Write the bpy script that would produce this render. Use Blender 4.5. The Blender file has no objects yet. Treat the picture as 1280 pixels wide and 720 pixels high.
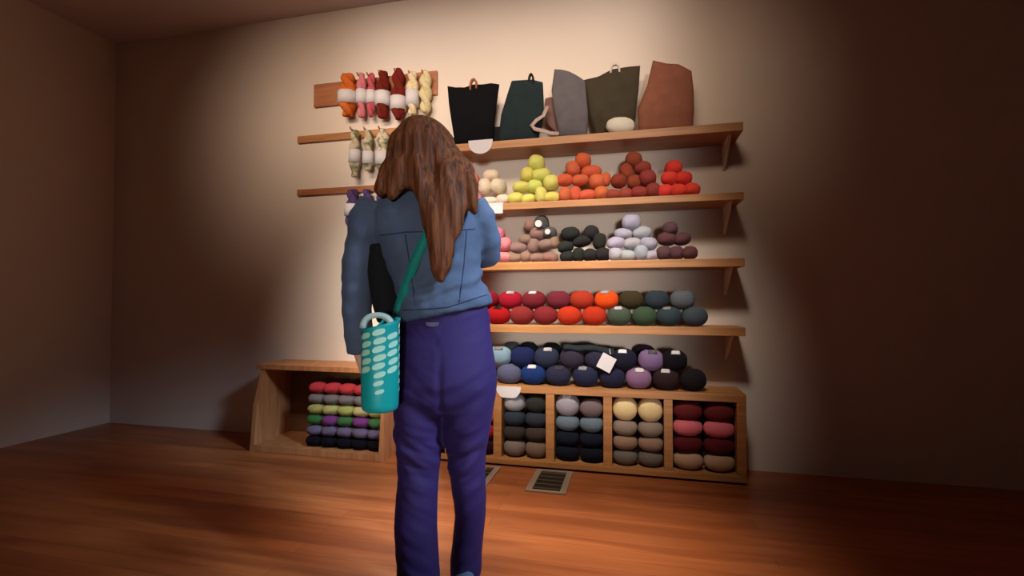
import bpy, bmesh, math, random
from math import sin, cos, pi, radians
from mathutils import Vector, Matrix, noise
from mathutils.bvhtree import BVHTree
random.seed(7)
SC = bpy.context.scene
COL = SC.collection

# ---------------------------------------------------------------- camera
F = 620.0                       # focal length in pixels of the 1280 wide frame
YAW = radians(13.6)
PITCH = math.atan(15.0 / F)
H = 1.035                       # phone held at waist to chest height
YF = 3.025                      # plane of the shelf fronts
YW = 3.30                       # the wall
CAM = Vector((0, 0, H))
cd = bpy.data.cameras.new('camera')
cd.sensor_width = 36.0
cd.lens = 36.0 * F / 1280.0
cam = bpy.data.objects.new('camera', cd)
COL.objects.link(cam)
cam.location = CAM
cam.rotation_euler = (pi / 2 + PITCH, 0, YAW)
SC.camera = cam
RC = cam.rotation_euler.to_matrix()

def ray(px, py):
    return RC @ Vector(((px - 640) / F, (360 - py) / F, -1))

def W(px, py, Y=YF):            # the point a measured pixel has on the plane y = Y of the room
    d = ray(px, py)
    return CAM + d * (Y / d.y)

def G(px, py, z=0.0):           # the same on the floor
    d = ray(px, py)
    return CAM + d * ((z - H) / d.z)

def PXM(Y=YF, px=725):          # pixels per metre at that plane
    d = ray(px, 375)
    k = Y / d.y
    return F / k

# ---------------------------------------------------------------- world, lights, exposure
SC.view_settings.view_transform = 'Standard'
SC.view_settings.look = 'None'
SC.view_settings.gamma = 1.0
SC.view_settings.use_curve_mapping = False
SC.view_settings.exposure = 0.0
w = bpy.data.worlds.new('dim_room_air')
SC.world = w
w.use_nodes = True
w.node_tree.nodes['Background'].inputs[0].default_value = (0.55, 0.6, 0.75, 1)
w.node_tree.nodes['Background'].inputs[1].default_value = 0.015

def area(name, loc, target, sx, sy, power, color, spread=180):
    l = bpy.data.lights.new(name, 'AREA')
    l.shape = 'RECTANGLE'
    l.size, l.size_y = sx, sy
    l.energy = power
    l.color = color
    l.spread = radians(spread)
    o = bpy.data.objects.new(name, l)
    COL.objects.link(o)
    o.location = loc
    d = Vector(target) - Vector(loc)
    o.rotation_euler = d.to_track_quat('-Z', 'Y').to_euler()
    return o

XC = -0.90                       # middle of the lit bay
area('ceiling_panel_light', (XC - .26, 1.1, 3.0), (XC - .28, 3.3, 2.35), 3.0, 0.3, 9.3, (1.0, 0.79, 0.62), 54)
area('ceiling_panel_light', (XC, 1.22, 3.0), (XC, 3.15, 0.95), 2.2, 0.3, 14.5, (1.0, 0.91, 0.82), 34)
area('ceiling_panel_light', (XC + .40, 1.95, 3.0), (XC + .42, 2.15, 0.0), 1.7, 0.8, 6, (1.0, 0.86, 0.74), 24)
area('added_fill_light', (.24, -1.4, 1.7), (-.9, 3.3, 1.7), 2.1, 2.8, 7.5, (1.0, 0.95, 0.92), 10)  # added fill lamp behind the camera, not a window; narrow beam onto the bay
area('side_window_light', (1.75, 0.85, 2.55), (-0.38, 1.72, 1.0), 0.5, 1.2, 6.5, (0.55, 0.75, 1.0), 24)

# ---------------------------------------------------------------- helpers
def lin(c):
    return tuple(((v / 255.0) / 12.92 if v / 255.0 <= 0.04045 else ((v / 255.0 + 0.055) / 1.055) ** 2.4) for v in c)

MATS = {}
def mat(name, rgb, rough=0.8, bump=None, var=0.0, vscale=20, metal=0.0, sheen=0.0, stretch=(1, 1, 1), spec=0.3, bstr=0.4):
    key = (name, rgb)
    if key in MATS:
        return MATS[key]
    m = bpy.data.materials.new(name)
    m.use_nodes = True
    nt = m.node_tree
    b = nt.nodes['Principled BSDF']
    c = lin(rgb)
    b.inputs['Base Color'].default_value = (*c, 1)
    b.inputs['Roughness'].default_value = rough
    b.inputs['Metallic'].default_value = metal
    b.inputs['Specular IOR Level'].default_value = spec
    if sheen:
        b.inputs['Sheen Weight'].default_value = sheen
        b.inputs['Sheen Roughness'].default_value = 0.5
        b.inputs['Sheen Tint'].default_value = (*[min(1, v * 2 + .05) for v in c], 1)
    tc = nt.nodes.new('ShaderNodeTexCoord')
    mp = nt.nodes.new('ShaderNodeMapping')
    mp.inputs['Scale'].default_value = stretch
    nt.links.new(tc.outputs['Object'], mp.inputs['Vector'])
    if var:
        n = nt.nodes.new('ShaderNodeTexNoise')
        n.inputs['Scale'].default_value = vscale
        n.inputs['Detail'].default_value = 5
        nt.links.new(mp.outputs[0], n.inputs['Vector'])
        r = nt.nodes.new('ShaderNodeValToRGB')
        r.color_ramp.elements[0].position = 0.3
        r.color_ramp.elements[1].position = 0.7
        r.color_ramp.elements[0].color = (*[v * (1 - var) for v in c], 1)
        r.color_ramp.elements[1].color = (*[min(1, v * (1 + var)) for v in c], 1)
        nt.links.new(n.outputs['Fac'], r.inputs['Fac'])
        nt.links.new(r.outputs['Color'], b.inputs['Base Color'])
    if bump:
        n2 = nt.nodes.new('ShaderNodeTexNoise')
        n2.inputs['Scale'].default_value = bump
        n2.inputs['Detail'].default_value = 3
        nt.links.new(mp.outputs[0], n2.inputs['Vector'])
        bn = nt.nodes.new('ShaderNodeBump')
        bn.inputs['Strength'].default_value = bstr
        bn.inputs['Distance'].default_value = 0.004
        nt.links.new(n2.outputs['Fac'], bn.inputs['Height'])
        nt.links.new(bn.outputs['Normal'], b.inputs['Normal'])
    MATS[key] = m
    return m

def yarn(rgb):
    return mat('yarn', tuple(rgb), 0.95, bump=60, var=0.16, vscale=45, sheen=0.15, stretch=(1, 1, 2.5), spec=0.1, bstr=0.6)

def obj(name, bm, m, parent=None, smooth=True, loc=None):
    me = bpy.data.meshes.new(name)
    bm.normal_update()
    bm.to_mesh(me)
    bm.free()
    if m:
        me.materials.append(m)
    if smooth:
        for p in me.polygons:
            p.use_smooth = True
    o = bpy.data.objects.new(name, me)
    COL.objects.link(o)
    if parent:
        o.parent = parent
    if loc is not None:
        o.location = loc
    return o

def tag(o, label, cat, group=None, kind=None):
    if label: o['label'] = label
    if cat: o['category'] = cat
    if group: o['group'] = group
    if kind: o['kind'] = kind
    return o

def thing(name, loc, label, cat, group=None, rot=(0, 0, 0)):
    o = bpy.data.objects.new(name, None)
    o.empty_display_size = 0.05
    COL.objects.link(o)
    o.location = loc
    o.rotation_euler = rot
    return tag(o, label, cat, group)

def box(bm, x0, x1, y0, y1, z0, z1, bev=0.0):
    r = bmesh.ops.create_cube(bm, size=1)
    vs = r['verts']
    for v in vs:
        v.co = Vector(((x0 + x1) / 2 + v.co.x * (x1 - x0), (y0 + y1) / 2 + v.co.y * (y1 - y0), (z0 + z1) / 2 + v.co.z * (z1 - z0)))
    if bev:
        es = list({e for v in vs for e in v.link_edges})
        bmesh.ops.bevel(bm, geom=es, offset=bev, segments=2, affect='EDGES', profile=0.6)
    return bm

def boxo(name, x0, x1, y0, y1, z0, z1, m, parent=None, bev=0.003):
    # top-level boxes get their origin at the base
    bm = bmesh.new()
    if parent is None:
        cx, cy = (x0 + x1) / 2, (y0 + y1) / 2
        box(bm, x0 - cx, x1 - cx, y0 - cy, y1 - cy, 0, z1 - z0, bev)
        return obj(name, bm, m, None, False, (cx, cy, z0))
    box(bm, x0, x1, y0, y1, z0, z1, bev)
    return obj(name, bm, m, parent, False)

def loft(bm, rings, n=24, cap=True):
    """rings: (centre, rx, ry[, normal]); rx along the side axis, ry along the front axis"""
    cs = [Vector(r[0]) for r in rings]
    loops = []
    for i, r in enumerate(rings):
        if len(r) > 3 and r[3] is not None:
            t = Vector(r[3]).normalized()
        else:
            t = (cs[min(i + 1, len(cs) - 1)] - cs[max(i - 1, 0)]).normalized()
        ref = Vector((0, 1, 0)) if abs(t.y) < 0.8 else Vector((0, 0, 1))
        u = ref.cross(t).normalized()
        v = t.cross(u).normalized()
        loops.append([bm.verts.new(cs[i] + u * (r[1] * cos(2 * pi * k / n)) + v * (r[2] * sin(2 * pi * k / n))) for k in range(n)])
    for a, b in zip(loops, loops[1:]):
        for k in range(n):
            bm.faces.new((a[k], a[(k + 1) % n], b[(k + 1) % n], b[k]))
    if cap:
        bm.faces.new(loops[0][::-1])
        bm.faces.new(loops[-1])
    return bm

def tube(bm, pts, r, n=8):
    return loft(bm, [(p, r, r) for p in pts], n)

def ribbon(bm, pts, nrm, wd, th):
    """flat strap along pts; nrm(i) outward normal"""
    L = []
    for i, p in enumerate(pts):
        p = Vector(p)
        t = (Vector(pts[min(i + 1, len(pts) - 1)]) - Vector(pts[max(i - 1, 0)])).normalized()
        nn = Vector(nrm[i] if isinstance(nrm, list) else nrm).normalized()
        s = t.cross(nn).normalized()
        L.append([bm.verts.new(p + s * a * wd / 2 + nn * b * th / 2) for a, b in ((-1, -1), (1, -1), (1, 1), (-1, 1))])
    for a, b in zip(L, L[1:]):
        for k in range(4):
            bm.faces.new((a[k], a[(k + 1) % 4], b[(k + 1) % 4], b[k]))
    bm.faces.new(L[0][::-1]); bm.faces.new(L[-1])
    return bm

def remeshed(bm, voxel=0.01, smooth=4):
    """one continuous surface out of overlapping lofts; returns a new bmesh"""
    bmesh.ops.recalc_face_normals(bm, faces=bm.faces)
    me = bpy.data.meshes.new('tmp'); bm.to_mesh(me); bm.free()
    o = bpy.data.objects.new('tmp', me); COL.objects.link(o)
    r = o.modifiers.new('r', 'REMESH'); r.mode = 'VOXEL'; r.voxel_size = voxel; r.adaptivity = 0
    s = o.modifiers.new('s', 'SMOOTH'); s.iterations = smooth; s.factor = 0.6
    dg = bpy.context.evaluated_depsgraph_get()
    m2 = bpy.data.meshes.new_from_object(o.evaluated_get(dg))
    out = bmesh.new(); out.from_mesh(m2)
    bpy.data.objects.remove(o); bpy.data.meshes.remove(me); bpy.data.meshes.remove(m2)
    return out

def displace(bm, fn):
    bm.normal_update()
    d = [(v, v.normal.copy() * fn(v.co, v.normal)) for v in bm.verts]
    for v, q in d:
        v.co += q

# ---------------------------------------------------------------- materials of the place
def wood(name, dark, light, scale=3.0, stretch=(0.35, 6, 6), rough=0.5, planks=None):
    m = bpy.data.materials.new(name); m.use_nodes = True
    nt = m.node_tree; b = nt.nodes['Principled BSDF']
    b.inputs['Roughness'].default_value = rough
    tc = nt.nodes.new('ShaderNodeTexCoord'); mp = nt.nodes.new('ShaderNodeMapping')
    mp.inputs['Scale'].default_value = stretch
    nt.links.new(tc.outputs['Object'], mp.inputs['Vector'])
    n = nt.nodes.new('ShaderNodeTexNoise'); n.inputs['Scale'].default_value = scale; n.inputs['Detail'].default_value = 7
    n.inputs['Distortion'].default_value = 0.8
    nt.links.new(mp.outputs[0], n.inputs['Vector'])
    r = nt.nodes.new('ShaderNodeValToRGB')
    r.color_ramp.elements[0].position = 0.3; r.color_ramp.elements[1].position = 0.72
    r.color_ramp.elements[0].color = (*lin(dark), 1); r.color_ramp.elements[1].color = (*lin(light), 1)
    nt.links.new(n.outputs['Fac'], r.inputs['Fac'])
    out = r.outputs['Color']
    if planks:
        bt = nt.nodes.new('ShaderNodeTexBrick')
        bt.inputs['Color1'].default_value = (0.80, 0.78, 0.76, 1)
        bt.inputs['Color2'].default_value = (1.0, 1.0, 1.0, 1)
        bt.inputs['Mortar'].default_value = (0.45, 0.38, 0.33, 1)
        bt.inputs['Scale'].default_value = 1.0
        bt.inputs['Mortar Size'].default_value = 0.0018
        bt.inputs['Mortar Smooth'].default_value = 0.6
        bt.inputs['Brick Width'].default_value = planks[0]
        bt.inputs['Row Height'].default_value = planks[1]
        bt.offset = 0.37
        nt.links.new(tc.outputs['Object'], bt.inputs['Vector'])
        mx = nt.nodes.new('ShaderNodeMix'); mx.data_type = 'RGBA'; mx.blend_type = 'MULTIPLY'
        mx.inputs[0].default_value = 1.0
        nt.links.new(out, mx.inputs[6]); nt.links.new(bt.outputs['Color'], mx.inputs[7])
        out = mx.outputs[2]
    nt.links.new(out, b.inputs['Base Color'])
    bn = nt.nodes.new('ShaderNodeBump'); bn.inputs['Strength'].default_value = 0.15; bn.inputs['Distance'].default_value = 0.002
    nt.links.new(n.outputs['Fac'], bn.inputs['Height']); nt.links.new(bn.outputs['Normal'], b.inputs['Normal'])
    return m

M_board = wood('shelf_wood', (160, 104, 54), (192, 134, 78), 4, (0.6, 8, 8), 0.45)
M_bin = wood('bin_wood', (168, 104, 60), (200, 136, 86), 4, (6, 6, 0.8), 0.5)
M_floor = wood('floor_wood', (150, 78, 38), (196, 116, 64), 2.2, (0.5, 5, 1), 0.36, (1.9, 0.085))
M_wall = mat('wall_paint', (226, 208, 190), 0.9, bump=30, var=0.02, vscale=2, bstr=0.1)
M_ceil = mat('ceiling_paint', (214, 196, 190), 0.9)
M_rail = wood('rail_wood', (150, 88, 50), (184, 116, 70), 4, (0.8, 8, 8), 0.5)
M_paper = mat('label_paper', (212, 204, 202), 0.7)
M_metal = mat('vent_metal', (176, 152, 130), 0.45, metal=0.3)
M_dark = mat('vent_slat', (92, 78, 60), 0.5, metal=0.3)
M_toe_shade = mat('toe_shade', (20, 14, 12), 0.9)

# ---------------------------------------------------------------- the room
XL, XR, YB = -4.3, 3.0, -2.2
ceil_z = W(475, 5, YW).z
def structure(name, x0, x1, y0, y1, z0, z1, m):
    o = boxo(name, x0, x1, y0, y1, z0, z1, m, None, 0)
    o['kind'] = 'structure'
    return o
structure('floor', XL, XR, YB, YW + 0.1, -0.1, 0, M_floor)
structure('wall_back', XL, XR, YW, YW + 0.1, 0, ceil_z, M_wall)
structure('wall_left', XL - .1, XL, YB, YW + .1, 0, ceil_z, M_wall)
structure('wall_right', XR, XR + .1, YB, YW + .1, 0, ceil_z, M_wall)
structure('ceiling', XL, XR, YB, YW + 0.1, ceil_z, ceil_z + 0.1, M_ceil)

# ---------------------------------------------------------------- shelves
X_END = -1.22                                        # left end of the shelving, behind the woman
X_RIGHT = 0.62                                       # right end of the shelving
def zof(py, px=725, Y=YF): return W(px, py, Y).z
SH = [(168, 178), (249.5, 258), (326.2, 336), (407, 417)]
SZ = []
NAMES = ['uppermost pale wood wall shelf carrying the fabric bags',
         'pale wood wall shelf carrying the cream, yellow, orange and red yarn pyramids',
         'pale wood wall shelf carrying the pink, taupe, black and white yarn pyramids',
         'pale wood wall shelf carrying red, orange and green yarn balls in two rows']
for (a, b), lab in zip(SH, NAMES):
    zt, zb = zof(a), zof(b)
    SZ.append(zt)
    s = thing('wall_shelf', ((X_END + X_RIGHT) / 2, YF, zb), lab, 'shelf', 'pale wood wall shelves')
    hw = (X_RIGHT - X_END) / 2
    boxo('shelf_board', -hw, hw, 0, YW - YF, 0, zt - zb, M_board, s)
    for bx in (-hw + 0.13, hw - 0.06):           # triangular plywood brackets under the board
        bm = bmesh.new()
        pr = [(YW - YF - 0.001, -0.001), (0.05, -0.001), (0.07, -0.018), (YW - YF - 0.001, -0.16)]
        vs = [[bm.verts.new((bx + dx, y, z)) for y, z in pr] for dx in (-0.008, 0.008)]
        n = len(pr)
        bm.faces.new(vs[0][::-1]); bm.faces.new(vs[1])
        for k in range(n):
            bm.faces.new((vs[0][k], vs[0][(k + 1) % n], vs[1][(k + 1) % n], vs[1][k]))
        obj('bracket', bm, M_wall, s, False)

# cubby unit at the bottom
ct, cb = zof(485), zof(494.5)
bt_, bb_ = zof(580), zof(587)
cub = thing('cubby_unit', ((X_END + X_RIGHT) / 2, YF, 0), 'low pale wood cubby unit along the wall full of stacked yarn balls', 'cubby unit')
hw = (X_RIGHT - X_END) / 2
cx0 = (X_END + X_RIGHT) / 2
boxo('top_board', -hw, hw, 0, YW - YF - .001, cb, ct, M_board, cub)
boxo('bottom_board', -hw, hw, -0.012, YW - YF - .001, max(bb_, 0.012), bt_, M_board, cub)
boxo('toe_shade_strip', -hw, hw, 0.02, YW - YF - .001, 0, max(bb_, 0.012), M_toe_shade, cub)  # kick shadow under the bottom board, painted as a near-black strip
boxo('back_panel', -hw, hw, YW - YF - 0.012, YW - YF - .002, bt_, cb, mat('panel_wood', (120, 84, 54), .7), cub)
DIV = []
for px0, px1 in ((550, 559), (616.5, 626.6), (682, 692.6), (754, 765), (830, 841)):
    a, b = W(px0, 530).x, W(px1, 530).x
    DIV.append((a, b))
DIV.append((X_RIGHT - 0.05, X_RIGHT))
DIV.insert(0, (X_END, X_END + 0.045))
for a, b in DIV:
    boxo('divider', a - cx0, b - cx0, 0.002, YW - YF - .012, bt_, cb, M_board, cub)
Z_TOP, Z_BOT = ct, bt_

# ---------------------------------------------------------------- yarn shapes
def ball_mesh(seed, flat=0.0, squareness=2.3, nu=28, nv=16):
    """unit wound ball with strands crossing its surface"""
    rnd = random.Random(seed)
    bm = bmesh.new()
    bmesh.ops.create_uvsphere(bm, u_segments=nu, v_segments=nv, radius=1.0)
    ph = rnd.random() * 6
    for v in bm.verts:
        p = v.co.copy()
        k = (abs(p.x) ** squareness + abs(p.y) ** squareness + abs(p.z) ** squareness) ** (-1 / squareness)
        th = math.atan2(p.y, p.x)
        ridge = 0.012 * sin(9 * th + 5 * p.z + ph) + 0.02 * noise.noise(p * 2.2 + Vector((seed * 3.1, 0, 0)))
        dimple = -0.13 * math.exp(-((p.x ** 2 + p.y ** 2) / 0.05)) * (1 if p.z > 0 else 0)
        v.co = p * k * (1 + ridge)
        v.co.z += dimple
    return bm

def skein_mesh(seed):
    """unit oval hank lying on its side, folded strands running along x with a soft twist"""
    bm = bmesh.new()
    nu, nv = 22, 18
    loops = []
    rnd = random.Random(seed); ph = rnd.random() * 6
    for i in range(nu + 1):
        t = -1 + 2 * i / nu
        r = (max(0.0, 1 - abs(t) ** 2.5)) ** (1 / 2.2)
        r = max(r, 0.02)
        L = []
        for k in range(nv):
            a = 2 * pi * k / nv
            rr = r * (1 + 0.035 * sin(4 * (a + 0.9 * t) + ph) + 0.03 * noise.noise(Vector((t * 2, cos(a), sin(a) + seed))))
            L.append(bm.verts.new((t, rr * cos(a), rr * sin(a))))
        loops.append(L)
    for a, b in zip(loops, loops[1:]):
        for k in range(nv):
            bm.faces.new((a[k], b[k], b[(k + 1) % nv], a[(k + 1) % nv]))
    bm.faces.new(loops[0]); bm.faces.new(loops[-1][::-1])
    return bm

def twist_mesh(length, rad, seed):
    """hanging twisted hank: two plies wound round each other, loop end at the top"""
    bm = bmesh.new()
    for s in (0, pi):
        pts = []
        n = 26
        for i in range(n + 1):
            t = i / n
            env = (sin(pi * min(1, max(0, t * 0.95 + 0.025)))) ** 0.22
            a = s + t * 3.0 * pi + seed
            pts.append((Vector((rad * 0.40 * env * cos(a), rad * 0.40 * env * sin(a), -t * length)), rad * 0.66 * env, rad * 0.66 * env, (0, 0, 1)))
        loft(bm, pts, 12)
    return bm

def mesh_of(bm, m, name):
    me = bpy.data.meshes.new(name); bm.normal_update(); bm.to_mesh(me); bm.free()
    for p in me.polygons: p.use_smooth = True
    return me
BASE_BALL = [mesh_of(ball_mesh(i), None, 'ball') for i in range(4)]
BASE_SKEIN = [mesh_of(skein_mesh(i), None, 'skein') for i in range(5)]
MESHC = {}
def colored(base, i, rgb, nm):
    k = (nm, i, rgb)
    if k not in MESHC:
        me = base[i].copy(); me.materials.clear(); me.materials.append(yarn(rgb)); MESHC[k] = me
    return MESHC[k]

def put(nm, me, loc, scale, rot=(0, 0, 0), parent=None):
    o = bpy.data.objects.new(nm, me); COL.objects.link(o)
    o.location = loc; o.scale = scale; o.rotation_euler = rot
    if parent: o.parent = parent
    return o

# paper slip on the crown of a unit ball: a small bent patch
def slip_mesh(w_=0.34, a0=38, a1=66, lift=1.035):
    bm = bmesh.new()
    rows = []
    for i in range(6):
        e = radians(a0 + (a1 - a0) * i / 5)
        row = []
        for j in range(6):
            x = -w_ + 2 * w_ * j / 5
            x *= 1.0 - 0.12 * i / 5
            p = Vector((x, -cos(e), sin(e)))
            sq = 2.3
            k = (abs(p.x) ** sq + abs(p.y) ** sq + abs(p.z) ** sq) ** (-1 / sq)
            row.append(bm.verts.new(p * k * lift))
        rows.append(row)
    for a, b in zip(rows, rows[1:]):
        for j in range(5):
            bm.faces.new((a[j], a[j + 1], b[j + 1], b[j]))
    r = bmesh.ops.solidify(bm, geom=bm.faces[:], thickness=-0.02)
    return bm
SLIP = mesh_of(slip_mesh(), None, 'paper_slip'); SLIP.materials.append(M_paper)

def ordn(i, n):
    if n == 1: return 'the only one'
    if i == 0: return 'leftmost'
    if i == n - 1: return 'rightmost'
    return {1: 'second', 2: 'third', 3: 'fourth', 4: 'fifth', 5: 'sixth', 6: 'seventh', 7: 'eighth'}[i] + ' from left'

nb = [0]
def ball(x, z, wd, ht, rgb, label, group, yc=None, slip=False, dp=None, name='yarn_ball'):
    """a wound ball of given width and height (m) with its lowest point at z"""
    nb[0] += 1
    i = nb[0] % 4
    dp = dp or wd
    yc = YF + dp / 2 + 0.004 if yc is None else yc
    o = put(name, colored(BASE_BALL, i, rgb, 'b'), (x, yc, z + ht / 2), (wd / 2, dp / 2, ht / 2), (0, 0, random.uniform(-.3, .3) if not slip else random.uniform(-.12, .12)))
    tag(o, label, 'yarn ball', group)
    if slip:
        put('paper_slip', SLIP, (random.uniform(-.12, .12), 0, 0), (1, 1, 1), (0, 0, 0), o)
    return o

# ---------------------------------------------------------------- yarn pyramids (measured off the two shelves)
def pyramid(items, ox, oy, sc, rgb, colour_name, base_z, group, shade=6, outliers=()):
    rgb = tuple(int(v + (255 - v) * (.10 if max(rgb) > 70 else .02)) for v in rgb)
    rows = {}
    Y0 = YF + 0.055
    out = []
    for it in items:
        cx, cy, w_, h_ = it[:4]
        px, py = ox + cx / sc, oy + cy / sc
        m = PXM(Y0, px)
        out.append([px, py, w_ * 1.12 / sc / m, h_ * 1.12 / sc / m, it[4] if len(it) > 4 else 0, it[5] if len(it) > 5 else None])
    out.sort(key=lambda q: -q[1])
    # rows by height
    levels = []
    for q in out:
        for L in levels:
            if abs(L[0][1] - q[1]) < 9.0: L.append(q); break
        else:
            levels.append([q])
    nl = len(levels)
    for li, L in enumerate(levels):
        L.sort(key=lambda q: q[0])
        rowname = 'bottom row' if li == 0 else ('top' if li == nl - 1 else {1: 'second row up', 2: 'third row up', 3: 'fourth row up'}[li])
        for k, (px, py, w_, h_, rot, c2) in enumerate(L):
            yy = Y0 + 0.012 * li + 0.010 * (k % 2)
            p = W(px, py, yy)
            half = h_ / 2
            z = max(p.z, base_z + half * 0.96) if li else base_z + half * 0.97
            upright = h_ > w_ * 1.08
            c = c2 or rgb
            c = tuple(max(4, min(255, v + random.randint(-shade, shade))) for v in c)
            idx = (k * 2 + li) % 5
            if upright:
                s = (h_ / 2, w_ / 2 * 1.25, w_ / 2); rr = (0, pi / 2 + radians(rot or random.uniform(-14, 14)), 0)
            else:
                s = (w_ / 2, h_ / 2 * 1.3, h_ / 2); rr = (0, radians(rot or random.uniform(-9, 9)), random.uniform(-.25, .25))
            nm = colour_name
            where = ('topmost of' if rowname == 'top' and len(L) == 1 else f'{ordn(k, len(L))} in {rowname} of' if len(L) > 1 else f'alone in {rowname} of')
            o = put('yarn_skein', colored(BASE_SKEIN, idx, c, 's'), (p.x, yy, z), s, rr)
            tag(o, f'{nm} skein, {where} the {nm} pyramid', 'yarn skein', group)

A = (580, 170, 4.74)
B = (590, 250, 4.92)
z2, z3 = SZ[1], SZ[2]
pyramid([(162,235,90,62),(125,300,72,88),(205,300,80,84),(150,368,100,48),(230,358,75,60)], *A, (236, 214, 180), 'cream', z2, 'cream yarn skeins piled on the second shelf')
pyramid([(18,205,80,76),(-30,268,88,70),(48,262,80,76),(-70,335,88,68),(5,335,88,68),(72,345,70,68)], *A, (226, 120, 120), 'rose pink', z2, 'rose pink yarn skeins behind the womans hair')
pyramid([(430,165,95,92),(375,232,76,82),(458,232,106,72),(517,278,88,84),(340,303,98,62),(420,300,86,72),(305,352,88,64),(380,360,82,54),(457,340,66,88),(522,350,92,60)], *A, (214, 206, 92), 'yellow', z2, 'yellow yarn skeins piled on the second shelf')
pyramid([(705,148,88,84),(645,195,78,86),(755,215,112,72),(598,262,92,66),(690,262,96,62),(790,272,90,82),(840,258,56,76),(598,335,68,80),(660,330,66,86),(730,335,92,62),(810,325,78,80)], *A, (206, 84, 46), 'burnt orange', z2, 'orange yarn skeins piled on the second shelf')
pyramid([(1005,145,92,90),(962,215,76,96),(1058,190,92,72),(917,268,86,76),(1008,275,76,80),(1088,250,92,86),(880,333,92,58),(957,335,82,62),(1040,325,92,66),(1122,305,82,84)], *A, (134, 44, 28), 'brick red', z2, 'brick red yarn skeins piled on the second shelf')
pyramid([(1240,190,90,80),(1218,250,92,72),(1300,250,92,72),(1188,312,84,70),(1268,312,90,72),(1350,312,84,72)], *A, (226, 52, 34), 'scarlet', z2, 'scarlet yarn skeins piled at the right end')
pyramid([(160,212,76,74),(200,275,82,84),(120,280,84,80),(185,348,112,62),(95,352,90,56),(10,350,88,60),(30,290,88,64),(85,225,76,66)], *B, (216, 112, 120), 'salmon pink', z3, 'pink yarn skeins piled on the third shelf')
pyramid([(430,148,84,96,0,(72,72,66)),(357,155,66,72),(405,210,94,76),(478,205,80,70,0,(84,78,72)),(505,262,60,70),(330,245,80,60),(380,282,68,86),(455,275,98,62),(285,295,102,62),(262,350,84,52),(330,345,66,66),(400,350,88,52),(480,348,92,56)], *B, (122, 90, 78), 'taupe brown', z3, 'taupe yarn skeins piled on the third shelf')
pyramid([(605,210,108,80),(735,205,88,88),(675,255,108,64),(575,290,92,66),(785,255,74,96),(585,340,84,60),(655,332,72,80),(725,335,82,72),(805,332,88,78)], *B, (38, 37, 35), 'black', z3, 'black yarn skeins piled on the third shelf', 3)
pyramid([(980,140,106,98),(930,208,102,62),(1045,202,106,72),(885,265,102,70),(985,268,102,66),(1085,268,96,72),(880,330,78,76),(955,335,96,62),(1040,322,80,88),(1105,335,90,58)], *B, (158, 157, 163), 'white', z3, 'white yarn skeins piled on the third shelf')
pyramid([(1218,178,84,80),(1198,240,104,74),(1290,240,96,72),(1180,320,84,80),(1258,320,84,78),(1340,320,84,76)], *B, (74, 44, 44), 'dark maroon', z3, 'dark maroon yarn skeins piled at the right end')

def round_sticker(px, py, Y, r, lab):
    bm = bmesh.new()
    bmesh.ops.create_cone(bm, cap_ends=True, segments=20, radius1=r, radius2=r, depth=0.003)
    bmesh.ops.rotate(bm, verts=bm.verts, matrix=Matrix.Rotation(pi / 2 + 0.2, 3, 'X'))
    o = obj('price_tag', bm, M_paper, None, False, W(px, py, Y))
    tag(o, lab, 'tag')
round_sticker(673, 279.5, YF + 0.014, 0.022, 'round white paper tag on the topmost grey skein of the taupe pyramid')
round_sticker(684.5, 289.5, YF + 0.014, 0.017, 'small white paper tag right of the taupe pyramid top')

# ---------------------------------------------------------------- wound balls, fourth shelf
z4 = SZ[3]
low = [(592, 'dark red', (120, 20, 26), 0), (623.5, 'bright red', (158, 20, 24), 1), (652.6, 'russet brown', (122, 40, 38), 0), (682, 'wine red', (116, 36, 38), 0), (712, 'orange red', (172, 48, 24), 0), (743, 'rust orange', (166, 46, 24), 0), (774, 'grey green', (66, 76, 62), 1), (805.5, 'moss green', (56, 74, 54), 0), (836, 'dark slate', (52, 64, 68), 1), (868, 'slate grey', (70, 78, 84), 0)]
up = [(609, 'dark crimson', (126, 20, 34), 0), (638, 'crimson', (146, 20, 38), 1), (667, 'maroon', (106, 30, 38), 1), (698, 'plum maroon', (100, 34, 44), 0), (727, 'brick orange', (152, 46, 28), 0), (758, 'vivid orange', (208, 70, 20), 1), (789, 'olive brown', (56, 48, 30), 0), (821, 'charcoal blue', (46, 54, 62), 0), (853, 'mid grey', (92, 96, 100), 0)]
Yb = YF + 0.075
for px, nm, c, sl in low:
    wd = 30.5 / PXM(Yb, px)
    ball(W(px, 394, Yb).x, z4, wd, 0.119, c, f'{nm} yarn ball in the lower row of the fourth shelf', 'yarn balls in two rows on the fourth shelf', Yb, sl, 0.14)
for px, nm, c, sl in up:
    wd = 30 / PXM(Yb, px)
    ball(W(px, 372, Yb).x, z4 + 0.098, wd, 0.116, c, f'{nm} yarn ball in the upper row of the fourth shelf', 'yarn balls in two rows on the fourth shelf', Yb + 0.01, sl, 0.14)

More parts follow.
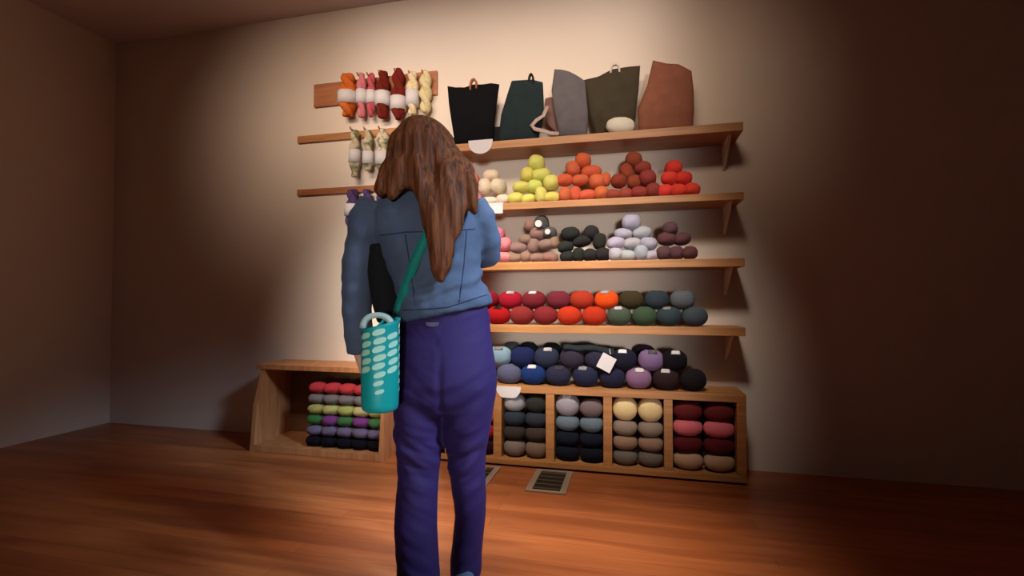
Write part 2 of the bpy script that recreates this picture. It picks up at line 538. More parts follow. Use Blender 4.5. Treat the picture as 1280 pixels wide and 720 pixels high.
# fifth level, on top of the cubby unit
low5 = [(606, 'steel blue', (70, 84, 104), 0), (637, 'greyish violet', (88, 88, 112), 0), (667, 'royal blue', (28, 50, 102), 1), (698, 'dark navy', (42, 42, 62), 1), (732, 'ink blue', (38, 40, 64), 1), (765, 'midnight blue', (38, 36, 58), 0), (798, 'light mauve', (134, 98, 128), 1), (832, 'dark brown', (50, 34, 34), 1), (866, 'near black', (34, 28, 32), 0)]
up5 = [(624, 'pale grey blue', (128, 154, 168), 1), (653, 'deep navy', (28, 34, 72), 0), (683, 'dark slate blue', (42, 46, 66), 1), (715, 'dusky violet', (50, 44, 58), 0), (746, 'dim indigo', (44, 42, 58), 0), (780, 'blue black', (28, 28, 44), 1), (813.5, 'dusty mauve', (124, 98, 134), 1), (843, 'plain black', (22, 20, 24), 1)]
for px, nm, c, sl in low5:
    wd = 31.5 / PXM(Yb, px)
    ball(W(px, 468, Yb).x, Z_TOP, wd, 0.128, c, f'{nm} yarn ball in the lower row on top of the cubby unit', 'yarn balls on top of the cubby unit', Yb, sl, 0.14)
for px, nm, c, sl in up5:
    wd = 31 / PXM(Yb, px)
    ball(W(px, 445, Yb).x, Z_TOP + 0.106, wd, 0.13, c, f'{nm} yarn ball in the upper row on top of the cubby unit', 'yarn balls on top of the cubby unit', Yb + 0.012, sl, 0.14)
back5 = [(640, 'grey green', (90, 104, 104)), (661, 'dark green', (30, 44, 50)), (690, 'forest black', (26, 34, 34)), (806, 'aubergine', (66, 54, 76))]
for px, nm, c in back5:
    Yk = YF + 0.2
    ball(W(px, 440, Yk).x, Z_TOP + 0.128, 0.13, 0.125, c, f'{nm} yarn ball peeking out behind the upper row on the cubby unit', 'yarn balls behind the upper row on the cubby unit', Yk, 0, 0.13)
    ball(W(px, 440, Yk).x, Z_TOP, 0.13, 0.128, c, f'{nm} yarn ball hidden low behind the others on the cubby unit', 'yarn balls behind the upper row on the cubby unit', Yk, 0, 0.13)

# ---------------------------------------------------------------- balls in the cubbies
def cubby(i, cols, nm):
    a, b = DIV[i][1], DIV[i + 1][0]
    n = 2
    cw = (b - a) / n
    Hc = cb - bt_
    fr = {2: (.26, .225, .225, .25), 3: (.325, .225, .225, .22), 4: (.35, .22, .215, .215)}.get(i, (.26, .235, .235, .24))
    for c in range(n):
        z = bt_
        for r in (3, 2, 1, 0):                       # r = 0 is the top
            name, rgb, k = cols[r][c]
            hh = Hc * fr[r]
            if c == 1 and i == 3 and r == 0: hh *= .82
            top_ = min(hh * 1.05, cb - z - .003)
            rr = {0: 'top', 1: 'second', 2: 'third', 3: 'bottom'}[r]
            side = 'left' if c == 0 else 'right'
            ball(a + cw * (c + 0.5), z, cw * 0.985, top_, rgb, f'{name} yarn ball, {side} of the {rr} pair in the {nm} cubby', 'yarn balls stacked in the cubbies', YF + 0.07, r == 0 and nm == 'middle' and c == 0, 0.125)
            z += hh * .985
def pr(n1, c1, n2=None, c2=None, k=1.0): return [(n1, c1, k), (n2 or n1, c2 or c1, k)]
cubby(1, [pr('tan', (200, 118, 88)), pr('orange', (200, 108, 56)), pr('red', (160, 30, 54)), pr('dark maroon', (48, 20, 26))], 'half hidden')
cubby(2, [pr('light grey', (158, 156, 160), 'dark olive', (46, 48, 42)), pr('slate', (46, 54, 64), 'charcoal', (50, 52, 58)), pr('dark brown', (56, 50, 44), 'umber', (66, 54, 48)), pr('taupe', (126, 110, 100), 'warm taupe', (120, 98, 82))], 'first full')
cubby(3, [pr('lilac grey', (160, 152, 160), 'rosy taupe', (120, 102, 102)), pr('blue grey', (104, 118, 128)), pr('blue black', (26, 30, 42)), pr('black', (22, 24, 34))], 'middle')
cubby(4, [pr('cream', (236, 206, 150)), pr('stone', (146, 128, 112)), pr('tan beige', (150, 118, 96)), pr('grey brown', (114, 104, 92))], 'cream topped')
cubby(5, [pr('dark red', (110, 40, 40)), pr('pink', (226, 110, 120)), pr('maroon', (96, 30, 34)), pr('pale beige', (190, 150, 120))], 'rightmost')
cubby(0, [pr('tan', (200, 118, 88)), pr('brown', (120, 80, 56)), pr('red', (150, 34, 50)), pr('black', (30, 24, 26))], 'leftmost')

# ---------------------------------------------------------------- cards on the shelf fronts
def card(px0, px1, py0, py1, shape, lab):
    p0, p1 = W(px0, py0, YF - 0.004), W(px1, py1, YF - 0.004)
    w_, h_ = p1.x - p0.x, p0.z - p1.z
    bm = bmesh.new()
    pts = []
    if shape == 'rect':
        pts = [(0, 0), (0, -h_), (w_, -h_), (w_, 0)]
    elif shape == 'half':
        pts = [(w_ / 2 - w_ / 2 * cos(pi * k / 16), -h_ * sin(pi * k / 16) ** 0.8) for k in range(17)]
    else:
        pts = [(0, 0), (0, -h_ * .25), (w_ * .06, -h_ * .6), (w_ * .18, -h_ * .93), (w_ * .3, -h_), (w_ * .7, -h_), (w_ * .82, -h_ * .93), (w_ * .94, -h_ * .6), (w_, -h_ * .25), (w_, 0)]
    f = bm.faces.new([bm.verts.new((x, 0, z)) for x, z in pts])
    r = bmesh.ops.extrude_face_region(bm, geom=[f])
    bmesh.ops.translate(bm, verts=[v for v in r['geom'] if isinstance(v, bmesh.types.BMVert)], vec=(0, 0.003, 0))
    bmesh.ops.recalc_face_normals(bm, faces=bm.faces)
    o = obj('shelf_label', bm, M_paper, None, False, (p0.x, YF - 0.004, p0.z))
    tag(o, lab, 'label card', 'white label cards on the shelf fronts')
card(585.5, 616, 176, 191, 'half', 'white half-round label card hanging from the uppermost shelf')
card(607, 628.5, 254, 266.5, 'rect', 'white square label card on the second shelf front')
card(620, 651, 482.5, 498, 'round', 'white rounded label card on the front of the cubby unit')

# ---------------------------------------------------------------- bags on the uppermost shelf
z1 = SZ[0]
C7 = (540, 60, 4.13)
def sack(name, left, right, top, rgb, label, loop=None, thick=0.075, yb=None, loop_rgb=None, folds=1.0, m=None):
    """left / right: edge polylines from top to bottom, top: wavy upper edge, in measured crop pixels"""
    Yc = YF + 0.06 if yb is None else yb
    def q(p): return W(C7[0] + p[0] / C7[2], C7[1] + p[1] / C7[2], Yc)
    def samp(pl, t):
        k = t * (len(pl) - 1); i = min(int(k), len(pl) - 2); f = k - i
        return (pl[i][0] * (1 - f) + pl[i + 1][0] * f, pl[i][1] * (1 - f) + pl[i + 1][1] * f)
    nu, nv = 18, 18
    P = [[None] * (nu + 1) for _ in range(nv + 1)]
    base = None
    for j in range(nv + 1):
        t = j / nv
        l, r = samp(left, t), samp(right, t)
        for i in range(nu + 1):
            s = i / nu
            x = l[0] * (1 - s) + r[0] * s
            y = l[1] * (1 - s) + r[1] * s
            ty = samp(top, s)[1]
            y += (ty - (left[0][1] * (1 - s) + right[0][1] * s)) * (1 - t) ** 1.5
            P[j][i] = q((x, y))
    for i in range(nu + 1): P[nv][i].z = z1 + 0.001
    for j in range(nv): 
        for i in range(nu + 1): P[j][i].z = max(P[j][i].z, z1 + 0.001 + (nv - j) * 0.002)
    c = P[nv][nu // 2].copy(); c.z = z1; c.y = Yc
    root = thing(name, c, label, 'bag', 'fabric bags on the uppermost shelf')
    bm = bmesh.new()
    F_, Bk = [], []
    sd = sum(map(ord, label)) % 50
    for j in range(nv + 1):
        fr, bk = [], []
        for i in range(nu + 1):
            s, t = i / nu, j / nv
            e = (sin(pi * s)) ** 0.5 if 0 < i < nu else 0.0
            th = (0.012 + (thick - 0.012) * min(1, t * 1.25) ** 0.8) * (0.25 + 0.75 * e)
            p = P[j][i] - c
            nz = noise.noise(Vector((p.x * 14, p.z * 11, sd))) * 0.012 * folds * (0.3 + t)
            nz += 0.006 * folds * sin(22 * p.x + 9 * p.z + sd)*t
            fr.append(bm.verts.new((p.x, -th / 2 + nz * e, p.z)))
            bk.append(bm.verts.new((p.x, th / 2 + nz * e, p.z)))
        F_.append(fr); Bk.append(bk)
    for j in range(nv):
        for i in range(nu):
            bm.faces.new((F_[j][i], F_[j + 1][i], F_[j + 1][i + 1], F_[j][i + 1]))
            bm.faces.new((Bk[j][i], Bk[j][i + 1], Bk[j + 1][i + 1], Bk[j + 1][i]))
        bm.faces.new((F_[j][0], Bk[j][0], Bk[j + 1][0], F_[j + 1][0]))
        bm.faces.new((F_[j][nu], F_[j + 1][nu], Bk[j + 1][nu], Bk[j][nu]))
    for i in range(nu):
        bm.faces.new((F_[nv][i], Bk[nv][i], Bk[nv][i + 1], F_[nv][i + 1]))
        bm.faces.new((F_[0][i], F_[0][i + 1], Bk[0][i + 1], Bk[0][i]))
    bmesh.ops.recalc_face_normals(bm, faces=bm.faces)
    mm = m or mat('bag_canvas', rgb, 0.9, bump=80, var=0.12, vscale=14, sheen=0.1, spec=0.1)
    obj('bag_body', bm, mm, root)
    if loop:
        (lx, ly, lw, lh) = loop
        p = q((lx, ly)) - c
        m_ = PXM(Yc, 700) * C7[2]
        bm = bmesh.new()
        pts = []; nn = []
        for k in range(13):
            a = pi * k / 12
            pts.append((p.x - lw / m_ / 2 * cos(a), 0, p.z + lh / m_ * sin(a)))
            nn.append((-cos(a), 0, sin(a)))
        pts = [(pts[0][0], 0, pts[0][2] - 0.03)] + pts + [(pts[-1][0], 0, pts[-1][2] - 0.03)]
        nn = [nn[0]] + nn + [nn[-1]]
        ribbon(bm, pts, nn, 0.022, 0.012)
        obj('hanging_loop', bm, mat('webbing', loop_rgb or rgb, 0.85), root)
    return root

sack('fabric_bag', [(80,197),(90,300),(104,390),(120,485)], [(348,185),(332,300),(322,390),(318,478)], [(80,197),(120,205),(165,205),(200,190),(240,190),(275,183),(348,188)], (16, 15, 17), 'black fabric bag with brown top loop, leftmost on the uppermost shelf', (215, 195, 34, 34), loop_rgb=(150, 92, 58), yb=YF + .075)
sack('fabric_bag', [(412,170),(390,240),(358,350),(345,470)], [(572,177),(576,260),(578,350),(548,455)], [(412,170),(480,168),(520,165),(572,178)], (36, 46, 48), 'dark teal fabric bag with black loop, right of the black bag', (512, 168, 22, 32), loop_rgb=(20, 20, 22), yb=YF + .085)
sack('fabric_bag', [(632,110),(618,220),(632,330),(655,436)], [(790,170),(798,260),(806,340),(802,434)], [(632,110),(670,114),(705,124),(730,145),(790,170)], (98, 92, 94), 'grey fabric bag with slanting top, between the teal and the olive bag', None, yb=YF + .055, thick=.06)
sack('fabric_bag', [(786,170),(796,260),(812,350),(842,434)], [(1075,92),(1066,220),(1052,330),(1040,430)], [(786,165),(850,150),(920,112),(1000,100),(1075,92)], (66, 58, 44), 'large olive brown fabric bag with white loop, right of the grey bag', (945, 106, 42, 22), loop_rgb=(210, 200, 190), yb=YF + .14, thick=.11)
sack('fabric_bag', [(1140,65),(1112,190),(1062,320),(1066,422)], [(1340,120),(1350,220),(1352,320),(1345,415)], [(1140,65),(1190,82),(1250,86),(1340,120)], (134, 84, 64), 'rust brown fabric bag, rightmost on the uppermost shelf', None, yb=YF + .10, thick=.10)
sack('drawstring_pouch', [(585,262),(578,330),(600,400),(640,436)], [(640,262),(650,330),(660,400),(672,436)], [(585,262),(612,255),(640,262)], (112, 84, 76), 'small brown pouch squeezed between the teal and the grey bag', None, yb=YF + .12, thick=.05)
# pale strap lying over the edge
bm = bmesh.new()
def q7(x, y, Y): return W(540 + x / 4.13, 60 + y / 4.13, Y)
pts = [q7(596, 300, YF + .06), q7(575, 350, YF + .02), q7(540, 372, YF + .01), q7(515, 400, YF + .01), q7(530, 418, YF + .015), q7(560, 425, YF + .02), q7(590, 432, YF + .02), q7(610, 440, YF + .02), q7(655, 442, YF + .02)]
c = Vector((pts[3].x, YF + .02, z1))
for p in pts: p.z = max(p.z, z1 + 0.012)
ribbon(bm, [p - c for p in pts], (0, -1, 0.25), 0.024, 0.004)
o = obj('bag_strap', bm, mat('strap_cotton', (182, 158, 146), .85), None, True, c)
tag(o, 'pale loose bag strap lying on the uppermost shelf between teal and grey bags', 'strap')
# black strap end between black and teal bag
bm = bmesh.new()
box(bm, -.034, .034, -.03, .03, 0, .125, .012)
o = obj('folded_pouch', bm, mat('bag_canvas', (14, 13, 15), .9), None, True, Vector((q7(332, 470, YF + .07).x, YF + .07 + .045, z1)))
tag(o, 'small black folded pouch standing between the black and teal bags', 'pouch')
bm = bmesh.new()
box(bm, -.05, .05, -.03, .03, 0, .08, .012)
o = obj('folded_pouch', bm, mat('bag_canvas', (14, 13, 15), .9), None, True, Vector((q7(95, 480, YF + .07).x, YF + .07 + .045, z1)))
tag(o, 'black folded pouch left of the black bag, by the womans hair', 'pouch')
pc = q7(972, 430, YF + .05)
ball(pc.x, z1, 36 / PXM(YF + .04, 775), 0.10, (232, 220, 198), 'cream white ball on the uppermost shelf in front of the olive bag', None, YF + .05, 0, 0.10)

# ---------------------------------------------------------------- dark folded garment and hanging tag on the fifth level
def cloth_slab(px0, px1, py, Y, wd, th, rgb, lab, tilt):
    a, b = W(px0, py, Y), W(px1, py, Y)
    n = 14
    bm = bmesh.new()
    T, L = [], []
    c = Vector(((a.x + b.x) / 2, Y, a.z))
    for i in range(n + 1):
        s = i / n
        x = a.x + (b.x - a.x) * s - c.x
        rowT, rowL = [], []
        for j in range(9):
            t = j / 8
            y = -wd / 2 + wd * t
            z = 0.005 * sin(9 * x * 4 + 3 * t) + 0.006 * noise.noise(Vector((x * 30, y * 20, 0))) + tilt * (s - .5) - 0.05 * abs(s - .5) ** 2
            e = 1 - abs(2 * t - 1) ** 4
            rowT.append(bm.verts.new((x, y, z + th / 2 * (0.4 + 0.6 * e))))
            rowL.append(bm.verts.new((x, y, z - th / 2 * (0.4 + 0.6 * e))))
        T.append(rowT); L.append(rowL)
    for i in range(n):
        for j in range(8):
            bm.faces.new((T[i][j], T[i + 1][j], T[i + 1][j + 1], T[i][j + 1]))
            bm.faces.new((L[i][j], L[i][j + 1], L[i + 1][j + 1], L[i + 1][j]))
        bm.faces.new((T[i][0], L[i][0], L[i + 1][0], T[i + 1][0]))
        bm.faces.new((T[i][8], T[i + 1][8], L[i + 1][8], L[i][8]))
    bm.faces.new(T[0] + L[0][::-1]); bm.faces.new((T[n] + L[n][::-1])[::-1])
    bmesh.ops.recalc_face_normals(bm, faces=bm.faces)
    r = thing('folded_garment', c, lab, 'garment')
    obj('folded_cloth', bm, mat('garment_knit', rgb, .9, bump=70, var=.15), r)
    return r, c
r, c = cloth_slab(706, 768, 434, YF + .11, .17, .045, (28, 34, 40), 'dark folded knitted garment lying on the upper row of dark balls', -0.02)
bm = bmesh.new()
p = W(758, 453.5, YF - .004)
box(bm, -.044, .044, -.0015, .0015, -.047, .047, .0)
o = obj('hanging_tag', bm, M_paper, r, False, p - c)
o['label'] = 'white square hanging tag'
o.rotation_euler = (0, radians(27), 0)
bm = bmesh.new(); tube(bm, [(W(762, 436, YF + .03) - c), (W(763, 443, YF - .003) - c)], .002, 6)
obj('tag_string', bm, M_paper, r)

# ---------------------------------------------------------------- left bin
YBIN = 2.86
pb = G(478, 578)
YBIN = pb.y
XB = pb.x
bin_ = thing('cubby_unit', (XB - .5, YBIN, 0), 'wooden yarn bin with slanting side panel, left of the womans legs', 'cubby unit')
bh = W(470, 470, YBIN).z
def prism(bm, prof, x0, x1):
    a = [bm.verts.new((x0, y, z)) for y, z in prof]; b = [bm.verts.new((x1, y, z)) for y, z in prof]
    bm.faces.new(a); bm.faces.new(b[::-1])
    for k in range(len(prof)):
        j = (k + 1) % len(prof)
        bm.faces.new((a[k], b[k], b[j], a[j]))
    bmesh.ops.recalc_face_normals(bm, faces=bm.faces)
dy = YW - YBIN - .002
for x0 in (-.5, .5 - .03):
    bm = bmesh.new(); prism(bm, [(0, 0), (dy, 0), (dy, bh), (.10, bh), (0.03, bh * .55)], x0, x0 + .03)
    obj('side_panel', bm, M_bin, bin_, False)
boxo('bottom_board', -.47, .47, 0.002, dy, 0.0, 0.045, M_bin, bin_)
boxo('top_board', -.53, .53, 0.09, dy, bh, bh + .035, M_bin, bin_)
boxo('back_panel', -.47, .47, dy - .015, dy - .003, .045, bh, mat('panel_wood', (120, 84, 54), .7), bin_)
rows = [(0.045, [(22, 18, 24)] * 7, 'black'), (0.115, [(112, 98, 120)] * 7, 'lilac grey'), (0.185, [(70, 110, 64), (122, 60, 120), (70, 110, 64), (122, 60, 120), (60, 110, 60), (120, 60, 118), (74, 120, 70)], None), (0.255, [(176, 168, 96), (196, 176, 120), (168, 168, 92), (184, 176, 110), (170, 160, 92), (176, 168, 96), (190, 180, 120)], 'yellow green'), (0.325, [(120, 110, 108)] * 7, 'grey'), (0.395, [(186, 58, 62)] * 7, 'red')]
for ri, (z, cols, nm) in enumerate(rows):
    for k in range(5):
        col = cols[k]
        n_ = nm or ('green' if col[1] > col[0] else 'purple')
        x = XB - .03 - .062 - k * .115
        o = put('yarn_skein', colored(BASE_SKEIN, (ri + k) % 5, col, 's'), (x, YBIN + .035 + .06 + .012 * ri * .5, z + .036), (.062, .06, .037), (0, random.uniform(-.08, .08), random.uniform(-.1, .1)))
        tag(o, f'{n_} yarn skein, {["nearest the side panel", "second from the side panel", "third from the side panel", "fourth from the side panel", "fifth from the side panel"][k]} in {["bottom", "second", "third", "fourth", "fifth", "top"][ri]} layer of the left bin', 'yarn skein', 'yarn skeins heaped in the left bin')

# ---------------------------------------------------------------- rails with hanging hanks
def rail(px1, py0, py1, lab, m=M_rail):
    p0, p1 = W(px1, py0, YW - .02), W(px1, py1, YW - .02)
    r = thing('peg_rail', (p1.x - .5, YW - .012, p1.z), lab, 'rail', 'peg rails for hanging hanks')
    boxo('rail_board', -.5, .5, -.01, .011, 0, p0.z - p1.z, m, r)
    return r, p0.x, p0.z, p1.z, p1.x - .5
def hank(px0, px1, py0, py1, rgb, lab, band=None, rgb2=None, seed=0, grp=''):
    Yh = YW - .075
    px = (px0 + px1) / 2
    m_ = PXM(Yh, px)
    top = W(px, py0, Yh); L = (py1 - py0) / m_; R = (px1 - px0) / m_ / 2
    root = thing('yarn_hank', (top.x, Yh, top.z - L), lab, 'yarn hank', grp)
    bm = twist_mesh(L, R, seed)
    bmesh.ops.translate(bm, verts=bm.verts, vec=(0, 0, L))
    me = yarn(rgb)
    if rgb2:
        me = variegated(rgb, rgb2)
    obj('twisted_yarn', bm, me, root)
    if band:
        zb0, zb1 = W(px, band[1], Yh).z - (top.z - L), W(px, band[0], Yh).z - (top.z - L)
        bm = bmesh.new()
        loft(bm, [((0, 0, zb0), R * 1.14, R * 1.14), ((0, 0, (zb0 + zb1) / 2), R * 1.12, R * 1.12), ((0, 0, zb1), R * 1.14, R * 1.14)], 20)
        obj('paper_band', bm, M_paper, root)
    return root, top
def variegated(a, b):
    k = ('var', a, b)
    if k in MATS: return MATS[k]
    m = bpy.data.materials.new('variegated_yarn'); m.use_nodes = True
    nt = m.node_tree; bs = nt.nodes['Principled BSDF']; bs.inputs['Roughness'].default_value = .95
    tc = nt.nodes.new('ShaderNodeTexCoord'); n = nt.nodes.new('ShaderNodeTexNoise'); n.inputs['Scale'].default_value = 22
    nt.links.new(tc.outputs['Object'], n.inputs['Vector'])
    r = nt.nodes.new('ShaderNodeValToRGB'); r.color_ramp.elements[0].position = .42; r.color_ramp.elements[1].position = .56
    r.color_ramp.elements[0].color = (*lin(a), 1); r.color_ramp.elements[1].color = (*lin(b), 1)
    nt.links.new(n.outputs['Fac'], r.inputs['Fac']); nt.links.new(r.outputs[0], bs.inputs['Base Color'])
    MATS[k] = m
    return m

def peg(r, px, py, Y0=YW - .022):
    p = W(px, py, YW - .05)
    bm = bmesh.new()
    o0 = r.location
    tube(bm, [Vector((p.x, YW - .02, p.z)) - o0, Vector((p.x, YW - .105, p.z + .004)) - o0, Vector((p.x, YW - .118, p.z + .014)) - o0], .006, 10)
    obj('peg', bm, M_rail, r)
r1, *_ = rail(546, 88, 118, 'wooden peg rail at the top left holding the red, pink and cream hanks')
r2, *_ = rail(523, 157, 166, 'pale peg rail holding the green variegated hanks', M_board)
r3, *_ = rail(523, 228, 236, 'wooden peg rail holding the dark blue hanks, left of the womans hair')
g1, g2, g3 = 'hanks on the top peg rail', 'green variegated hanks on the middle peg rail', 'dark blue hanks on the lowest peg rail'
hk = [(424, 446, 93, 146, (206, 104, 42), 'orange twisted hank hanging leftmost on the top rail', (116, 130)),
      (446, 458.5, 92, 148, (206, 120, 124), 'pink twisted hank hanging beside the orange one', (113, 129)),
      (458.5, 470, 92, 147, (186, 84, 92), 'rose twisted hank hanging left of the dark red hanks', (114, 129)),
      (470, 488, 89.5, 149, (108, 34, 24), 'dark red twisted hank, left of the dark red pair', (116, 132)),
      (489, 507, 87, 150, (112, 36, 26), 'dark red twisted hank, right of the dark red pair', (122, 137)),
      (508, 523.5, 90, 144, (224, 204, 164), 'cream twisted hank with paper band on the top rail', (114, 132)),
      (524, 540, 89, 142, (214, 198, 150), 'cream twisted hank without band, rightmost on the top rail', None)]
for i, (a, b, c0, c1, rgb, lab, bd) in enumerate(hk):
    hank(a, b, c0, c1, rgb, lab, bd, None, i * 1.3, g1); peg(r1, (a + b) / 2, c0 + 6)
hk = [(437, 450.5, 163, 222, 'green and white variegated hank, leftmost on the middle rail', (188, 203)),
      (454, 467, 163, 214, 'green and white variegated hank in the middle of the middle rail', (190, 205)),
      (470, 487, 162, 217, 'pale variegated hank, nearest the womans hair on the middle rail', (191, 206))]
for i, (a, b, c0, c1, lab, bd) in enumerate(hk):
    hank(a, b, c0, c1, (110, 118, 78), lab, bd, (196, 178, 148) if i < 2 else (212, 194, 168), i * .9, g2); peg(r2, (a + b) / 2, c0 + 2)
for i, (a, b) in enumerate([(432, 450), (451, 467), (470, 488)]):
    hank(a, b, 237, 292, (58, 46, 92), ['dark blue hank, leftmost on the lowest rail', 'dark blue hank, middle one on the lowest rail', 'dark blue hank, on the lowest rail behind the womans hair'][i], (256, 270) if i == 0 else None, (86, 60, 110), i, g3); peg(r3, (a + b) / 2, 241)

# ---------------------------------------------------------------- floor vents
def vent(c4, lab, n=5):
    # c4: near-left, near-right, far-right, far-left pixels on the floor; a rectangle lying square to the wall
    P = [G(*c) for c in c4]
    x0 = (P[0].x + P[3].x) / 2; x1 = (P[1].x + P[2].x) / 2
    y0 = (P[0].y + P[1].y) / 2; y1 = (P[2].y + P[3].y) / 2
    r = thing('floor_vent', ((x0 + x1) / 2, (y0 + y1) / 2, 0), lab, 'vent', 'metal floor vents')
    hw, hd = (x1 - x0) / 2, (y1 - y0) / 2
    fr = 0.034
    bm = bmesh.new()
    box(bm, -hw, -hw + fr, -hd, hd, 0, .008); box(bm, hw - fr, hw, -hd, hd, 0, .008)
    box(bm, -hw + fr, hw - fr, -hd, -hd + fr * .8, 0, .008); box(bm, -hw + fr, hw - fr, hd - fr * .6, hd, 0, .008)
    obj('vent_frame', bm, M_metal, r, False)
    boxo('duct', -hw + fr, hw - fr, -hd + fr * .8, hd - fr * .6, 0, .001, mat('duct_dark', (44, 36, 28), .9), r, 0)
    m_ = n
    for k in range(m_):
        y = -hd + fr * .8 + (2 * hd - fr * 1.4) * (k + .5) / m_
        boxo('slat', -hw + fr, hw - fr, y - .009, y + .009, .001, .006, M_dark, r, 0)
    return r
vent([(657, 615), (710, 619), (714, 590.5), (670, 587.5)], 'rectangular metal floor vent in front of the cubby unit')
vent([(584, 611), (607, 612), (625, 584.5), (600, 583)], 'metal floor vent half hidden behind the womans right leg')

# ---------------------------------------------------------------- the woman seen from behind
DP = 1.73
SCL = F / DP
fwd = Vector((-sin(YAW), cos(YAW), 0)); rgt = Vector((cos(YAW), sin(YAW), 0))
P0 = CAM + fwd * DP + rgt * ((555 - 640) * DP / F); P0.z = 0
def lx(px): return (px - 555) / SCL
def lz(py): return H - (py - 375) / SCL
def pk(y): return (DP + y) / F
def lxd(px, y): return (px - 640) * pk(y) + 85 * DP / F
def lzd(py, y): return H - (py - 375) * pk(y)
def L2(px0, px1, py, cy, ry, tilt=None):
    """horizontal ring between two measured edges"""
    return (Vector(((lx(px0) + lx(px1)) / 2, cy, lz(py))), (lx(px1) - lx(px0)) / 2, ry, tilt or (0, 0, 1))
woman = thing('person', P0, 'person seen from behind in denim jacket and purple trousers, long brown hair', 'person', None, (0, 0, YAW))
M_skin = mat('skin', (205, 158, 132), 0.55, var=.05)
M_denim = mat('denim', (78, 89, 110), 0.85, bump=220, var=0.16, vscale=9, sheen=.1, bstr=.5)
M_seam = mat('denim_seam', (48, 60, 88), 0.85)
M_trou = mat('trouser_cloth', (42, 24, 74), 0.75, bump=160, var=0.10, vscale=6, sheen=.15, bstr=.25)
M_gap_shade = mat('gap_shade_black', (18, 18, 20), 0.9)  # black for the shade painted in beside the left arm
M_hair = None

# body: one continuous skin surface
bm = bmesh.new()
HX = lx(530)
hz = 1.575
loft(bm, [((HX, .0, hz - .125), .035, .04, (0, 0, 1)), ((HX, .012, hz - .105), .052, .065, (0, 0, 1)), ((HX, .010, hz - .06), .066, .085, (0, 0, 1)), ((HX, 0, hz), .075, .097, (0, 0, 1)), ((HX, -.003, hz + .05), .072, .094, (0, 0, 1)), ((HX, -.006, hz + .073), .05, .066, (0, 0, 1)), ((HX, -.006, hz + .086), .015, .02, (0, 0, 1))])
loft(bm, [((HX, .082, hz + .015), .006, .010, (0, 0, 1)), ((HX, .098, hz - .012), .011, .014, (0, 0, 1)), ((HX, .106, hz - .028), .014, .016, (0, 0, 1)), ((HX, .092, hz - .036), .010, .012, (0, 0, 1))], 12)   # nose
loft(bm, [((HX - .02, .088, hz - .058), .004, .006, (1, 0, 0)), ((HX, .096, hz - .058), .008, .009, (1, 0, 0)), ((HX + .02, .088, hz - .058), .004, .006, (1, 0, 0))], 10)  # lips
loft(bm, [((HX, .07, hz - .1), .02, .02, (0, 0, 1)), ((HX, .075, hz - .08), .03, .02, (0, 0, 1))], 12)
for s in (-1, 1):
    loft(bm, [((HX + s * .072, -.005, hz - .03), .005, .012, (0, 0, 1)), ((HX + s * .078, -.01, hz - .005), .008, .02, (0, 0, 1)), ((HX + s * .076, -.01, hz + .02), .006, .016, (0, 0, 1))], 12)
loft(bm, [((HX + .012, -.005, 1.36), .075, .06), ((HX + .008, -.005, 1.42), .058, .056), ((HX, .0, 1.50), .05, .052), ((HX, .0, 1.54), .05, .05)])
loft(bm, [L2(512, 602, 400, .0, .085), L2(505, 590, 360, .0, .085), L2(490, 588, 330, 0, .09), L2(482, 588, 285, 0, .095), L2(490, 580, 262, 0, .075), L2(508, 565, 244, 0, .045)])
loft(bm, [L2(512, 602, 400, .0, .085), L2(512, 604, 460, 0, .10), L2(515, 600, 500, 0, .09)])
AL = [(-.245, .0, 1.375), (-.285, .02, 1.25), (-.312, .03, 1.12), (-.322, .06, 1.00), (-.322, .10, .845)]
AR = [(.105, .0, 1.37), (.135, .05, 1.28), (.150, .10, 1.20), (.115, .22, 1.22), (.07, .34, 1.25)]
def limb(bm, pts, rs, n=20): loft(bm, [(Vector(p), r, r) for p, r in zip(pts, rs)], n)
limb(bm, [(-.222, 0, 1.345)] + AL[1:], (.030, .036, .034, .030, .023)); limb(bm, [(.098, 0, 1.345)] + AR[1:], (.030, .036, .034, .030, .023))
limb(bm, [(-.09, 0, .75), (-.085, -.01, .5), (-.08, -.03, .3), (-.08, -.04, .10)], (.065, .042, .036, .028))
limb(bm, [(.095, 0, .75), (.09, .03, .5), (.09, .09, .3), (.09, .12, .12)], (.065, .040, .034, .028))
def hand(bm, wrist, d, palmn, side, curl):
    """palm and five bent fingers; d along the hand, palmn faces the palm side, side towards the thumb"""
    wrist, d, palmn, side = (Vector(v).normalized() if i else Vector(v) for i, v in enumerate((wrist, d, palmn, side)))
    def q(a, b, c): return wrist + d * a + side * b + palmn * c
    loft(bm, [(q(-.01, 0, 0), .023, .019), (q(.02, .001, 0), .032, .016), (q(.06, 0, 0), .041, .015), (q(.09, -.002, 0), .038, .013)], 16)
    for k, (b, ln) in enumerate(((.028, .072), (.009, .08), (-.010, .074), (-.028, .058))):
        p = q(.083, b, 0); pts = [p]; a = radians(10)
        for seg in (.45, .3, .25):
            p = p + (d * cos(a) + palmn * sin(a)) * ln * seg
            pts.append(p); a += radians(curl)
        limb(bm, pts, (.0100, .0092, .0082, .0068), 10)
    limb(bm, [q(.02, .022, .004), q(.045, .045, .014), q(.068, .054, .026), q(.088, .054, .034)], (.014, .0115, .010, .008), 10)
hand(bm, (-.322, .10, .845), (.62, .05, -1), (1, .1, 0), (0, 1, .1), 22)
hand(bm, (.07, .34, 1.25), (-.4, 1, .1), (-.5, -.2, -.8), (-.8, -.3, .4), 28)
bm = remeshed(bm, .0045, 2)
obj('body', bm, M_skin, woman)
